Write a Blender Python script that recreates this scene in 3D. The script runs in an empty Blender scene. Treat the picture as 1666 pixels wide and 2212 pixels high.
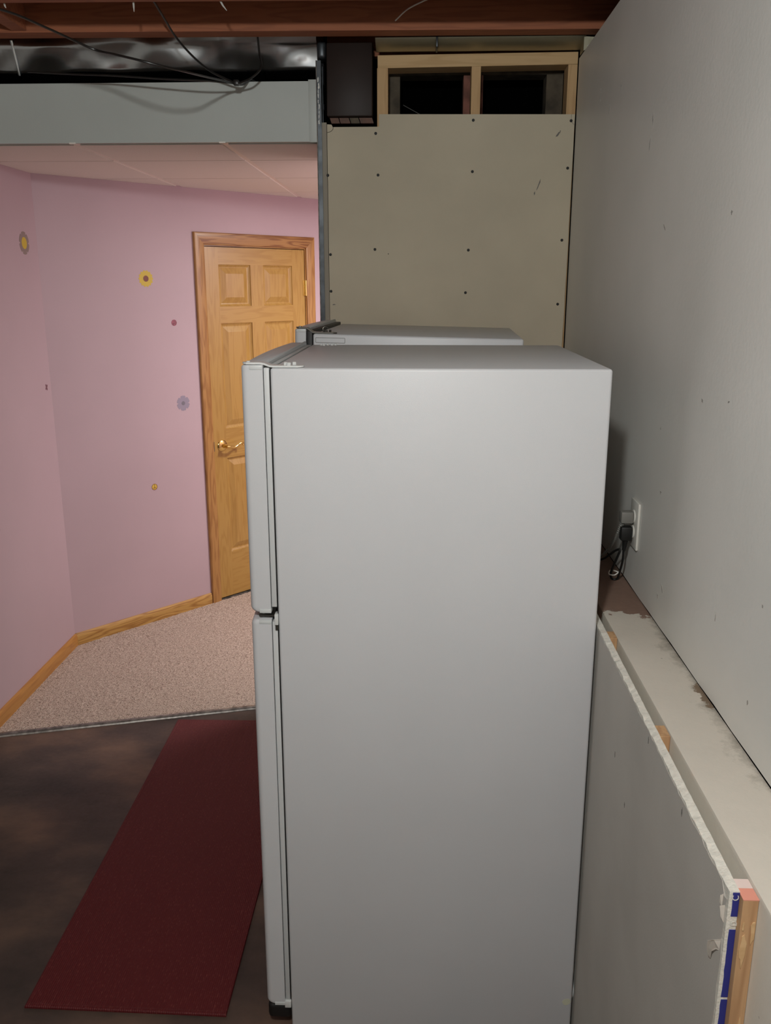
import bpy, bmesh, math, random
import numpy as np
from mathutils import Vector, Matrix

random.seed(7)
S = bpy.context.scene
COL = S.collection
PI = math.pi

# ------------------------------------------------------------------ camera
CAM_H = 1.845
F_PX = 1880.0
VPX, VPY, VZX = 909.0, 613.0, 835.0
cx, cy = 833.0, 1106.0
_y = Vector((VPX - cx, VPY - cy, F_PX))
_vx = VZX - cx
_vy = -(_y.x * _vx + F_PX * F_PX) / _y.y
_d = Vector((_vx, _vy, F_PX))
Yc = _y.normalized(); Zc = -_d.normalized(); Xc = Yc.cross(Zc)
if Xc.x < 0: Xc = -Xc
R = Matrix((Xc, Yc, Zc))
right = R @ Vector((1, 0, 0)); up = R @ Vector((0, -1, 0)); back = R @ Vector((0, 0, -1))
cam = bpy.data.cameras.new('camera'); camo = bpy.data.objects.new('camera', cam); COL.objects.link(camo)
M = Matrix((right, up, back)).transposed().to_4x4(); M.translation = Vector((0, 0, CAM_H))
camo.matrix_world = M
cam.sensor_fit = 'HORIZONTAL'; cam.sensor_width = 36; cam.lens = F_PX / 1666 * 36
cam.clip_start = 0.02; cam.clip_end = 60
S.camera = camo

# ------------------------------------------------------------------ world, lights, exposure
S.view_settings.view_transform = 'Standard'; S.view_settings.look = 'None'
S.view_settings.gamma = 1; S.view_settings.use_curve_mapping = False
S.view_settings.exposure = 0.0
w = bpy.data.worlds.new('world'); S.world = w; w.use_nodes = True
w.node_tree.nodes['Background'].inputs[0].default_value = (0.5, 0.5, 0.55, 1)
w.node_tree.nodes['Background'].inputs[1].default_value = 0.01

def lamp(name, kind, loc, power, color, **k):
    l = bpy.data.lights.new(name, kind); o = bpy.data.objects.new(name, l); COL.objects.link(o)
    o.location = loc; l.energy = power; l.color = color
    for a, b in k.items(): setattr(l, a, b)
    return o
# bare bulb hanging a little behind and above the camera
lamp('basement_bulb', 'POINT', (-0.18, 0.02, 2.47), 93, (0.955, 1.0, 0.985), shadow_soft_size=0.055)
# added fill light further back in the basement, an invented source
lamp('far_fill_light', 'POINT', (-1.7, -2.2, 2.45), 6, (1.0, 0.95, 0.88), shadow_soft_size=0.05)
# ceiling light of the pink room, round the corner
pl = lamp('pink_room_light', 'AREA', (0.45, 4.5, 2.31), 40, (1.0, 0.965, 0.92), size=0.3)

# ------------------------------------------------------------------ materials
def lin(c):
    return tuple((v / 255 / 12.92 if v / 255 <= 0.04045 else ((v / 255 + 0.055) / 1.055) ** 2.4) for v in c) + (1,)

def mat(name, col, rough=0.6, metal=0.0, var=0.0, vscale=3.0, bump=0.0, bscale=300.0, col2=None, coat=0.0, spec=0.5, vdetail=6.0):
    m = bpy.data.materials.new(name); m.use_nodes = True
    nt = m.node_tree; N = nt.nodes; L = nt.links
    b = N['Principled BSDF']
    b.inputs['Base Color'].default_value = lin(col)
    b.inputs['Roughness'].default_value = rough
    b.inputs['Metallic'].default_value = metal
    b.inputs['Specular IOR Level'].default_value = spec
    if coat: b.inputs['Coat Weight'].default_value = coat; b.inputs['Coat Roughness'].default_value = 0.15
    tc = N.new('ShaderNodeTexCoord')
    if var or col2:
        n = N.new('ShaderNodeTexNoise'); n.inputs['Scale'].default_value = vscale; n.inputs['Detail'].default_value = vdetail
        L.new(tc.outputs['Object'], n.inputs['Vector'])
        mx = N.new('ShaderNodeMix'); mx.data_type = 'RGBA'
        mr = N.new('ShaderNodeMapRange'); mr.inputs[1].default_value = 0.35; mr.inputs[2].default_value = 0.65
        L.new(n.outputs['Fac'], mr.inputs[0]); L.new(mr.outputs[0], mx.inputs[0])
        c2 = col2 if col2 else tuple(max(0, v * (1 - var)) for v in col)
        mx.inputs[6].default_value = lin(col); mx.inputs[7].default_value = lin(c2)
        L.new(mx.outputs[2], b.inputs['Base Color'])
    if bump:
        n2 = N.new('ShaderNodeTexNoise'); n2.inputs['Scale'].default_value = bscale; n2.inputs['Detail'].default_value = 3
        L.new(tc.outputs['Object'], n2.inputs['Vector'])
        bp = N.new('ShaderNodeBump'); bp.inputs['Strength'].default_value = bump; bp.inputs['Distance'].default_value = 0.002
        L.new(n2.outputs['Fac'], bp.inputs['Height']); L.new(bp.outputs[0], b.inputs['Normal'])
    return m

def wood(name, c1, c2, axis=2, rough=0.45, scale=1.0, coat=0.0, seed=0.0, contrast=1.0):
    """grain stretched along the given object axis"""
    m = bpy.data.materials.new(name); m.use_nodes = True
    nt = m.node_tree; N = nt.nodes; L = nt.links; b = N['Principled BSDF']
    b.inputs['Roughness'].default_value = rough
    if coat: b.inputs['Coat Weight'].default_value = coat; b.inputs['Coat Roughness'].default_value = 0.2
    tc = N.new('ShaderNodeTexCoord')
    oi = N.new('ShaderNodeObjectInfo')
    ad = N.new('ShaderNodeVectorMath'); ad.operation = 'ADD'
    cmb = N.new('ShaderNodeCombineXYZ')
    mm = N.new('ShaderNodeMath'); mm.operation = 'MULTIPLY'; mm.inputs[1].default_value = 7.3
    L.new(oi.outputs['Random'], mm.inputs[0]); L.new(mm.outputs[0], cmb.inputs[0]); L.new(mm.outputs[0], cmb.inputs[1]); L.new(mm.outputs[0], cmb.inputs[2])
    L.new(tc.outputs['Object'], ad.inputs[0]); L.new(cmb.outputs[0], ad.inputs[1])
    mp = N.new('ShaderNodeMapping')
    sc = [9 * scale] * 3; sc[axis] = 0.9 * scale
    mp.inputs['Scale'].default_value = sc; mp.inputs['Location'].default_value = (seed, seed * 1.7, seed * 0.6)
    L.new(ad.outputs[0], mp.inputs['Vector'])
    n = N.new('ShaderNodeTexNoise'); n.inputs['Scale'].default_value = 1.6; n.inputs['Detail'].default_value = 3
    L.new(mp.outputs[0], n.inputs['Vector'])
    # growth rings: sine of a stretched noise
    m1 = N.new('ShaderNodeMath'); m1.operation = 'MULTIPLY'; m1.inputs[1].default_value = 55
    L.new(n.outputs['Fac'], m1.inputs[0])
    m2 = N.new('ShaderNodeMath'); m2.operation = 'SINE'; L.new(m1.outputs[0], m2.inputs[0])
    mr = N.new('ShaderNodeMapRange'); mr.inputs[1].default_value = -0.2; mr.inputs[2].default_value = 1; L.new(m2.outputs[0], mr.inputs[0])
    # fine pores
    mp2 = N.new('ShaderNodeMapping'); s2 = [260 * scale] * 3; s2[axis] = 6 * scale; mp2.inputs['Scale'].default_value = s2
    L.new(ad.outputs[0], mp2.inputs['Vector'])
    n2 = N.new('ShaderNodeTexNoise'); n2.inputs['Scale'].default_value = 1; n2.inputs['Detail'].default_value = 2
    L.new(mp2.outputs[0], n2.inputs['Vector'])
    m3 = N.new('ShaderNodeMath'); m3.operation = 'MULTIPLY'; m3.inputs[1].default_value = 0.55 * contrast; L.new(mr.outputs[0], m3.inputs[0])
    m4 = N.new('ShaderNodeMath'); m4.operation = 'MULTIPLY_ADD'; m4.inputs[1].default_value = 0.55 * contrast; L.new(n2.outputs['Fac'], m4.inputs[0]); L.new(m3.outputs[0], m4.inputs[2])
    mx = N.new('ShaderNodeMix'); mx.data_type = 'RGBA'; mx.inputs[6].default_value = lin(c1); mx.inputs[7].default_value = lin(c2)
    L.new(m4.outputs[0], mx.inputs[0]); L.new(mx.outputs[2], b.inputs['Base Color'])
    bp = N.new('ShaderNodeBump'); bp.inputs['Strength'].default_value = 0.15; bp.inputs['Distance'].default_value = 0.001
    L.new(n2.outputs['Fac'], bp.inputs['Height']); L.new(bp.outputs[0], b.inputs['Normal'])
    return m

# ------------------------------------------------------------------ mesh helpers
def box(bm, x0, x1, y0, y1, z0, z1, bev=0.0, seg=2):
    v = [bm.verts.new(p) for p in ((x0,y0,z0),(x1,y0,z0),(x1,y1,z0),(x0,y1,z0),(x0,y0,z1),(x1,y0,z1),(x1,y1,z1),(x0,y1,z1))]
    fs = [bm.faces.new([v[i] for i in q]) for q in ((0,3,2,1),(4,5,6,7),(0,1,5,4),(1,2,6,5),(2,3,7,6),(3,0,4,7))]
    if bev:
        es = list({e for f in fs for e in f.edges})
        bmesh.ops.bevel(bm, geom=es, offset=bev, segments=seg, profile=0.5, affect='EDGES')
def extr(bm, pts, vec):
    """prism: 3-d polygon pts swept by vec"""
    vec = Vector(vec); a = [bm.verts.new(p) for p in pts]; b = [bm.verts.new(Vector(p) + vec) for p in pts]
    n = len(pts)
    bm.faces.new(a); bm.faces.new(b[::-1])
    for i in range(n): bm.faces.new((a[i], b[i], b[(i+1) % n], a[(i+1) % n]))
def loft(bm, rings, cap=True, closed=True):
    R_ = [[bm.verts.new(p) for p in r] for r in rings]
    n = len(R_[0])
    for a, b in zip(R_, R_[1:]):
        for i in range(n if closed else n - 1):
            bm.faces.new((a[i], a[(i+1) % n], b[(i+1) % n], b[i]))
    if cap: bm.faces.new(R_[0][::-1]); bm.faces.new(R_[-1])
def tube(bm, pts, r, seg=8, cap=True):
    pts = [Vector(p) for p in pts]; rings = []
    rr = r if isinstance(r, (list, tuple)) else [r] * len(pts)
    u = None
    for i, p in enumerate(pts):
        t = (pts[min(i+1, len(pts)-1)] - pts[max(i-1, 0)]).normalized()
        if u is None:
            u = t.orthogonal().normalized()
        u = (u - t * u.dot(t)).normalized(); v = t.cross(u)
        rings.append([p + (u * math.cos(2*PI*k/seg) + v * math.sin(2*PI*k/seg)) * rr[i] for k in range(seg)])
    loft(bm, rings, cap)
def spline(pts, n=8):
    """Catmull-Rom through pts"""
    P = [Vector(p) for p in pts]; P = [P[0]*2 - P[1]] + P + [P[-1]*2 - P[-2]]; out = []
    for i in range(1, len(P) - 2):
        for k in range(n):
            t = k / n; a, b, c, d = P[i-1:i+3]
            out.append(0.5 * ((2*b) + (c-a)*t + (2*a - 5*b + 4*c - d)*t*t + (3*b - a - 3*c + d)*t**3))
    out.append(P[-2]); return out
def cyl(bm, c, axis, r, h, seg=20, bev=0.0):
    axis = Vector(axis).normalized(); c = Vector(c); u = axis.orthogonal().normalized(); v = axis.cross(u)
    ring = lambda rad, t: [c + axis*t + (u*math.cos(2*PI*k/seg) + v*math.sin(2*PI*k/seg))*rad for k in range(seg)]
    if bev: loft(bm, [ring(r, 0), ring(r, h - bev), ring(r - bev, h)])
    else: loft(bm, [ring(r, 0), ring(r, h)])
def blob(bm, c, u, v, n, r, k=12, jag=0.25, th=0.0006):
    """thin irregular patch lying in the plane (u, v)"""
    c = Vector(c); u = Vector(u); v = Vector(v); n = Vector(n)
    pts = [c + (u*math.cos(2*PI*i/k)*r[0] + v*math.sin(2*PI*i/k)*r[1]) * (1 + random.uniform(-jag, jag)) for i in range(k)]
    extr(bm, pts, n * th)
def link(name, bm, m, parent=None, smooth=False, **props):
    bmesh.ops.recalc_face_normals(bm, faces=bm.faces[:])
    me = bpy.data.meshes.new(name); bm.to_mesh(me); bm.free()
    me.materials.append(m)
    if smooth:
        me.polygons.foreach_set('use_smooth', [True] * len(me.polygons))
        if smooth != 'all':
            me.set_sharp_from_angle(angle=math.radians(38))
    o = bpy.data.objects.new(name, me); COL.objects.link(o)
    if parent: o.parent = parent
    for k, v in props.items(): o[k] = v
    return o
def obox(name, m, parent, *a, bev=0.0, smooth=None, **props):
    bm = bmesh.new(); box(bm, *a, bev=bev)
    return link(name, bm, m, parent, smooth=bool(bev) if smooth is None else smooth, **props)
def empty(name, loc=(0,0,0), rot=(0,0,0), **props):
    o = bpy.data.objects.new(name, None); COL.objects.link(o); o.location = loc; o.rotation_euler = rot
    o.empty_display_size = 0.1
    for k, v in props.items(): o[k] = v
    return o
STR = dict(kind='structure')

# ------------------------------------------------------------------ material set
M_pink = mat('pink_paint', (202, 179, 187), 0.55, var=0.03, vscale=1.5, bump=0.12, bscale=220)
M_tile = mat('ceiling_tile', (240, 236, 226), 0.9, bump=0.25, bscale=160)
M_bar = mat('ceiling_bar', (246, 238, 228), 0.5)
M_white = mat('bulkhead_paint', (200, 204, 199), 0.5, var=0.04, vscale=2, bump=0.1, bscale=200)
M_rwall = mat('right_wall_paint', (228, 226, 220), 0.42, var=0.05, vscale=2.2, bump=0.22, bscale=90, col2=(218, 217, 211))
M_gyp = mat('unpainted_drywall', (206, 195, 172), 0.85, var=0.05, vscale=3, bump=0.1, bscale=400)
M_gyp_edge = mat('gypsum_core', (222, 219, 208), 0.9, var=0.06, vscale=90, bump=0.6, bscale=250)
M_gyp_gray = mat('lower_drywall_face', (196, 192, 184), 0.75, var=0.05, vscale=4, bump=0.1, bscale=300)
M_paper = mat('torn_paper', (214, 206, 194), 0.9)
M_fr = mat('fridge_enamel', (207, 209, 211), 0.40, var=0.012, vscale=4, bump=0.10, bscale=700)
M_fr_top = M_fr
M_gasket = mat('gasket_white', (200, 203, 203), 0.45)
M_cap = mat('door_cap_plastic', (204, 208, 207), 0.4)
M_black = mat('black_recess', (14, 14, 14), 0.8)
M_kick = mat('kick_black', (16, 16, 15), 0.55)
M_hinge = mat('white_hinge', (212, 215, 213), 0.35)
M_dkmetal = mat('grey_hinge_steel', (120, 118, 112), 0.3, metal=0.9)
M_oakv = wood('oak_vertical', (188, 150, 80), (160, 116, 50), 2, 0.3, coat=0.5, contrast=0.6)
M_oakh = wood('oak_horizontal', (188, 150, 80), (160, 116, 50), 0, 0.3, coat=0.5, contrast=0.6)
M_casv = wood('oak_casing_vertical', (190, 144, 84), (146, 98, 50), 2, 0.36, coat=0.25, seed=3, contrast=0.9)
M_cash = wood('oak_casing_horizontal', (190, 144, 84), (128, 80, 40), 0, 0.36, coat=0.25, seed=5, contrast=1.1)
M_bbx = wood('oak_baseboard_x', (214, 172, 98), (160, 112, 54), 0, 0.4, coat=0.2, seed=2)
M_bby = wood('oak_baseboard_y', (200, 146, 74), (164, 106, 50), 1, 0.4, coat=0.2, seed=8, contrast=0.6)
M_studx = wood('pine_x', (214, 180, 134), (182, 144, 98), 0, 0.75, contrast=0.6)
M_studz = wood('pine_z', (210, 174, 128), (178, 138, 94), 2, 0.75, contrast=0.6)
M_stud_old = mat('weathered_stud', (104, 92, 76), 0.85, var=0.3, vscale=18)
M_stud_red = mat('reddish_stud', (150, 98, 84), 0.85, var=0.3, vscale=20)
M_joist = wood('joist_brown', (172, 104, 70), (128, 72, 50), 0, 0.7, contrast=0.6)
M_joist_end = wood('furring_pine', (198, 160, 118), (154, 112, 76), 2, 0.7, contrast=0.7)
M_sub = mat('subfloor', (92, 66, 48), 0.85, var=0.3, vscale=12)
M_mat = None
M_steel = mat('galvanised_steel', (84, 88, 92), 0.4, metal=0.7, var=0.25, vscale=25)
M_brass = mat('brass', (232, 205, 130), 0.2, metal=1.0)
M_alu = mat('worn_aluminium_strip', (168, 164, 158), 0.38, metal=0.7, var=0.3, vscale=40)
M_cable = mat('dark_cable', (34, 32, 30), 0.35)
M_scr = mat('black_screw', (10, 9, 8), 0.6)
M_scuff = mat('faint_scuff', (158, 154, 148), 0.8)
M_mark = mat('scuff_grey', (118, 114, 110), 0.8)
M_wallw = mat('basement_wall_paint', (190, 188, 182), 0.7, var=0.05)
M_blue = mat('blue_tape_print', (44, 50, 130), 0.5)
M_plate = mat('outlet_plate', (214, 212, 204), 0.35)
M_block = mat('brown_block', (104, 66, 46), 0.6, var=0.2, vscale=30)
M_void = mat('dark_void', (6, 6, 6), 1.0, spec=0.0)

# concrete floor: stained brown-grey with paler worn clouds
def floor_mat():
    m = mat('stained_concrete', (64, 54, 48), 0.5, var=0.2, vscale=1.2)
    nt = m.node_tree; N = nt.nodes; L = nt.links; b = N['Principled BSDF']
    for l in list(b.inputs['Base Color'].links): L.remove(l)
    tc = N['Texture Coordinate']
    n = N.new('ShaderNodeTexNoise'); n.inputs['Scale'].default_value = 2.6; n.inputs['Detail'].default_value = 5; n.inputs['Roughness'].default_value = 0.55
    mp = N.new('ShaderNodeMapping'); mp.inputs['Location'].default_value = (3.1, 1.4, 0); mp.inputs['Scale'].default_value = (0.8, 1.3, 1)
    L.new(tc.outputs['Object'], mp.inputs[0]); L.new(mp.outputs[0], n.inputs[0])
    r = N.new('ShaderNodeValToRGB'); e = r.color_ramp.elements
    e[0].position = 0.3; e[0].color = lin((46, 42, 39)); e[1].position = 0.72; e[1].color = lin((120, 96, 80))
    k = e.new(0.5); k.color = lin((76, 64, 58))
    L.new(n.outputs['Fac'], r.inputs[0]); L.new(r.outputs[0], b.inputs['Base Color'])
    n2 = N.new('ShaderNodeTexNoise'); n2.inputs['Scale'].default_value = 60; L.new(tc.outputs['Object'], n2.inputs[0])
    mr = N.new('ShaderNodeMapRange'); mr.inputs[3].default_value = 0.42; mr.inputs[4].default_value = 0.65; L.new(n2.outputs['Fac'], mr.inputs[0]); L.new(mr.outputs[0], b.inputs['Roughness'])
    bp = N.new('ShaderNodeBump'); bp.inputs['Strength'].default_value = 0.15; bp.inputs['Distance'].default_value = 0.003
    L.new(n2.outputs['Fac'], bp.inputs['Height']); L.new(bp.outputs[0], b.inputs['Normal'])
    return m
def carpet_mat():
    m = mat('beige_carpet', (170, 146, 132), 0.95)
    nt = m.node_tree; N = nt.nodes; L = nt.links; b = N['Principled BSDF']; b.inputs['Specular IOR Level'].default_value = 0.1
    tc = N['Texture Coordinate']
    n = N.new('ShaderNodeTexNoise'); n.inputs['Scale'].default_value = 230; n.inputs['Detail'].default_value = 2; L.new(tc.outputs['Object'], n.inputs[0])
    n3 = N.new('ShaderNodeTexNoise'); n3.inputs['Scale'].default_value = 60; n3.inputs['Detail'].default_value = 4; L.new(tc.outputs['Object'], n3.inputs[0])
    a = N.new('ShaderNodeMath'); a.operation = 'MULTIPLY_ADD'; a.inputs[1].default_value = 0.16; L.new(n3.outputs['Fac'], a.inputs[0]); 
    s = N.new('ShaderNodeMath'); s.operation = 'MULTIPLY'; s.inputs[1].default_value = 0.84; L.new(n.outputs['Fac'], s.inputs[0]); L.new(s.outputs[0], a.inputs[2])
    r = N.new('ShaderNodeValToRGB'); e = r.color_ramp.elements
    e[0].position = 0.34; e[0].color = lin((118, 98, 86)); e[1].position = 0.66; e[1].color = lin((222, 206, 192))
    k = e.new(0.47); k.color = lin((188, 170, 156))
    L.new(a.outputs[0], r.inputs[0]); L.new(r.outputs[0], b.inputs['Base Color'])
    bp = N.new('ShaderNodeBump'); bp.inputs['Strength'].default_value = 0.8; bp.inputs['Distance'].default_value = 0.004
    L.new(n.outputs['Fac'], bp.inputs['Height']); L.new(bp.outputs[0], b.inputs['Normal'])
    return m
def mat_mat():
    m = mat('red_mat', (150, 34, 36), 0.62)
    nt = m.node_tree; N = nt.nodes; L = nt.links; b = N['Principled BSDF']
    tc = N['Texture Coordinate']
    wv = N.new('ShaderNodeTexWave'); wv.inputs['Scale'].default_value = 55; wv.bands_direction = 'X'; wv.inputs['Distortion'].default_value = 1.2; wv.inputs['Detail Scale'].default_value = 6
    L.new(tc.outputs['Object'], wv.inputs[0])
    n = N.new('ShaderNodeTexNoise'); n.inputs['Scale'].default_value = 240; 
    mp = N.new('ShaderNodeMapping'); mp.inputs['Scale'].default_value = (1, 0.35, 1); L.new(tc.outputs['Object'], mp.inputs[0]); L.new(mp.outputs[0], n.inputs[0])
    mr = N.new('ShaderNodeMapRange'); mr.inputs[1].default_value = 0.55; mr.inputs[2].default_value = 0.75; L.new(n.outputs['Fac'], mr.inputs[0])
    mu = N.new('ShaderNodeMath'); mu.operation = 'MULTIPLY'; L.new(mr.outputs[0], mu.inputs[0]); L.new(wv.outputs['Fac'], mu.inputs[1])
    mx = N.new('ShaderNodeMix'); mx.data_type = 'RGBA'; mx.inputs[6].default_value = lin((94, 20, 24)); mx.inputs[7].default_value = lin((132, 66, 60))
    L.new(mu.outputs[0], mx.inputs[0]); L.new(mx.outputs[2], b.inputs['Base Color'])
    bp = N.new('ShaderNodeBump'); bp.inputs['Strength'].default_value = 0.5; bp.inputs['Distance'].default_value = 0.002
    L.new(wv.outputs['Fac'], bp.inputs['Height']); L.new(bp.outputs[0], b.inputs['Normal'])
    return m
def ledge_mat():
    """pale painted concrete; bare brown patch beyond y = 1.92, grime and a bare spot along the wall line"""
    m = mat('painted_ledge', (196, 188, 174), 0.7)
    nt = m.node_tree; N = nt.nodes; L = nt.links; b = N['Principled BSDF']; tc = N['Texture Coordinate']
    sx = N.new('ShaderNodeSeparateXYZ'); L.new(tc.outputs['Object'], sx.inputs[0])
    n = N.new('ShaderNodeTexNoise'); n.inputs['Scale'].default_value = 34; n.inputs['Detail'].default_value = 8; n.inputs['Roughness'].default_value = 0.7; L.new(tc.outputs['Object'], n.inputs[0])
    def math_(op, a, b_=None, c=None):
        q = N.new('ShaderNodeMath'); q.operation = op
        for i, v in enumerate((a, b_, c)):
            if v is None: continue
            if isinstance(v, (int, float)): q.inputs[i].default_value = v
            else: L.new(v, q.inputs[i])
        return q.outputs[0]
    jit = math_('MULTIPLY_ADD', n.outputs['Fac'], 0.26, -0.13)
    # bare patch mask
    d1 = math_('SUBTRACT', sx.outputs['Y'], math_('MULTIPLY_ADD', sx.outputs['X'], -0.42, 2.125))
    mask1 = N.new('ShaderNodeMapRange'); mask1.inputs[1].default_value = 0.0; mask1.inputs[2].default_value = 0.006
    L.new(math_('ADD', d1, math_('MULTIPLY', jit, 0.7)), mask1.inputs[0])
    # small spot near (0.535, 1.51)
    dx = math_('MULTIPLY', math_('SUBTRACT', sx.outputs['X'], 0.545), 2.2); dy = math_('SUBTRACT', sx.outputs['Y'], 1.515)
    d = math_('SQRT', math_('ADD', math_('MULTIPLY', dx, dx), math_('MULTIPLY', dy, dy)))
    mask2 = N.new('ShaderNodeMapRange'); mask2.inputs[1].default_value = 0.052; mask2.inputs[2].default_value = 0.044
    L.new(math_('ADD', d, math_('MULTIPLY', jit, 0.5)), mask2.inputs[0])
    # grime near wall line
    n5 = N.new('ShaderNodeTexNoise'); n5.inputs['Scale'].default_value = 9; n5.inputs['Detail'].default_value = 7; n5.inputs['Roughness'].default_value = 0.75; L.new(tc.outputs['Object'], n5.inputs[0])
    g = math_('ADD', sx.outputs['X'], math_('MULTIPLY_ADD', n5.outputs['Fac'], 0.16, -0.085))
    mask3 = N.new('ShaderNodeMapRange'); mask3.inputs[1].default_value = 0.515; mask3.inputs[2].default_value = 0.55; mask3.inputs[4].default_value = 0.75
    L.new(g, mask3.inputs[0])
    # specks
    n4 = N.new('ShaderNodeTexVoronoi'); n4.inputs['Scale'].default_value = 36; L.new(tc.outputs['Object'], n4.inputs[0])
    mask4 = N.new('ShaderNodeMapRange'); mask4.inputs[1].default_value = 0.075; mask4.inputs[2].default_value = 0.05; L.new(n4.outputs['Distance'], mask4.inputs[0])
    n6 = N.new('ShaderNodeTexNoise'); n6.inputs['Scale'].default_value = 5; L.new(tc.outputs['Object'], n6.inputs[0])
    gate = N.new('ShaderNodeMapRange'); gate.inputs[1].default_value = 0.5; gate.inputs[2].default_value = 0.62; L.new(n6.outputs['Fac'], gate.inputs[0])
    def mix(fac, a, bcol):
        q = N.new('ShaderNodeMix'); q.data_type = 'RGBA'; L.new(fac, q.inputs[0])
        if isinstance(a, tuple): q.inputs[6].default_value = a
        else: L.new(a, q.inputs[6])
        if isinstance(bcol, tuple): q.inputs[7].default_value = bcol
        else: L.new(bcol, q.inputs[7])
        return q.outputs[2]
    base = mix(n5.outputs['Fac'], lin((216, 209, 196)), lin((200, 194, 182)))
    c = mix(math_('MULTIPLY', mask4.outputs[0], gate.outputs[0]), base, lin((88, 80, 70)))
    c = mix(mask3.outputs[0], c, lin((120, 114, 100)))
    c = mix(mask2.outputs[0], c, lin((128, 110, 90)))
    brown = mix(n.outputs['Fac'], lin((110, 86, 74)), lin((150, 122, 106)))
    c = mix(mask1.outputs[0], c, brown)
    L.new(c, b.inputs['Base Color'])
    bp = N.new('ShaderNodeBump'); bp.inputs['Strength'].default_value = 0.4; bp.inputs['Distance'].default_value = 0.004
    L.new(n5.outputs['Fac'], bp.inputs['Height']); L.new(bp.outputs[0], b.inputs['Normal'])
    return m
def duct_mat(name, c, rough, bs=6.0, st=0.5):
    m = mat(name, c, rough, metal=1.0)
    nt = m.node_tree; N = nt.nodes; L = nt.links; b = N['Principled BSDF']; tc = N['Texture Coordinate']
    n = N.new('ShaderNodeTexNoise'); n.inputs['Scale'].default_value = bs; n.inputs['Detail'].default_value = 3; L.new(tc.outputs['Object'], n.inputs[0])
    bp = N.new('ShaderNodeBump'); bp.inputs['Strength'].default_value = st; bp.inputs['Distance'].default_value = 0.02
    L.new(n.outputs['Fac'], bp.inputs['Height']); L.new(bp.outputs[0], b.inputs['Normal'])
    return m
M_floor = floor_mat(); M_carpet = carpet_mat(); M_mat = mat_mat(); M_ledge = ledge_mat()
M_duct = duct_mat('crumpled_shiny_duct', (226, 230, 234), 0.22, 3.0, 0.25)
M_duct2 = mat('stack_duct_reflection', (50, 38, 34), 0.5, spec=0.25, var=0.15, vscale=8)  # dark brown puts the reflected joists into the metal's colour
M_pan = duct_mat('galvanised_pan', (176, 170, 148), 0.5, 8, 0.2)

# ================================================================== SETTING
XW = 0.54           # face of the right wall
YP = 3.33           # face of the partition
floor = obox('floor', M_floor, None, -3.5, 1.3, -3.2, 8.0, -0.1, 0.0, **STR)

# ---- right wall: drywall above the ledge, bottom edge a few millimetres clear of it
bm = bmesh.new()
zt = 2.598
pts = [(XW, -3.2, zt)]
n = 70
for i in range(n + 1):
    y = -3.2 + (YP + 3.2) * i / n
    jag = random.uniform(-0.0012, 0.0012)
    if 1.95 < y < 2.2: jag += random.uniform(-0.003, 0.001)
    pts.append((XW, y, 1.1036 + jag))
pts.append((XW, YP, zt))
extr(bm, pts, (0.0127, 0, 0))
wall_right = link('wall_right', bm, M_rwall, None, **STR)
obox('gap_shade', M_void, wall_right, XW + .0006, XW + .006, -3.2, YP, 1.0985, 1.1045)  # black strip painting the shade in the gap above the ledge
obox('backing', M_void, wall_right, XW + 0.013, XW + 0.05, -3.2, YP, 1.101, zt - 0.01)
for (y, z, a, b, ang) in [(2.225, 2.215, .004, .022, -.2), (2.24, 2.165, .003, .02, .3), (2.05, 1.965, .012, .004, .6), (1.684, 1.629, .006, .003, .3), (1.541, 1.645, .008, .0035, -.4),
        (1.953, 1.532, .004, .003, 0), (1.912, 1.395, .007, .005, .3), (1.302, 1.356, .004, .0025, 0), (1.318, 1.182, .003, .005, .2), (1.84, 1.19, .003, .014, -.7), (1.87, 1.165, .003, .006, -.4),
        (1.62, 1.965, .006, .004, .2), (2.6, 2.36, .002, .012, -.4), (2.75, 2.33, .002, .016, .2), (2.9, 2.4, .002, .02, 0), (1.5, 1.26, .0015, .012, .1)]:
    bm = bmesh.new(); ca, sa = math.cos(ang), math.sin(ang)
    blob(bm, (XW, y, z), (0, ca, sa), (0, -sa, ca), (-1, 0, 0), (a * .75, b * .75), th=0.0005, jag=0.55)
    link('scuff_mark', bm, M_scuff, wall_right)

# ---- foundation ledge under it
ZL = 1.10
bm = bmesh.new()
box(bm, 0.434, XW + 0.20, -3.2, YP - 0.002, 0.0, ZL, bev=0.006)
wall_ledge = link('wall_foundation', bm, M_ledge, None, smooth=True, label='pale painted concrete foundation ledge', **STR)

# ---- partition with bare drywall, studs and plates
wall_back = empty('wall_back', (0, 0, 0), **STR)
bm = bmesh.new()
edge = []
for i in range(40):
    z = 2.42 * i / 39
    x = 0.522 + 0.014 * z / 2.42 + (random.uniform(-0.002, 0.001) if z > 1.4 else 0)
    edge.append((x, YP, z))
pts = [(-0.340, YP, 0.0)] + edge + [(-0.153, YP, 2.425), (-0.153, YP, 2.384), (-0.318, YP, 2.384), (-0.322, YP, 2.392), (-0.338, YP, 2.393)]
extr(bm, pts, (0, 0.0127, 0))
panel = link('drywall_panel', bm, M_gyp, wall_back)
for (x, z) in [(-.165, 2.362), (.18, 2.403), (.523, 2.399), (-.338, 2.223), (-.157, 2.223), (.181, 2.233), (.519, 2.243), (-.333, 1.949), (-.169, 1.967), (.173, 1.964), (.511, 1.998), (-.333, 1.818), (.166, 1.813), (.507, 1.772), (-.12, 1.951)]:
    bm = bmesh.new(); r = 0.0052 if z != 1.951 else 0.0018; cyl(bm, (x, YP + 0.001, z), (0, -1, 0), r, 0.002, 12, 0.0006)
    link('drywall_screw', bm, M_scr, panel)
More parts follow.
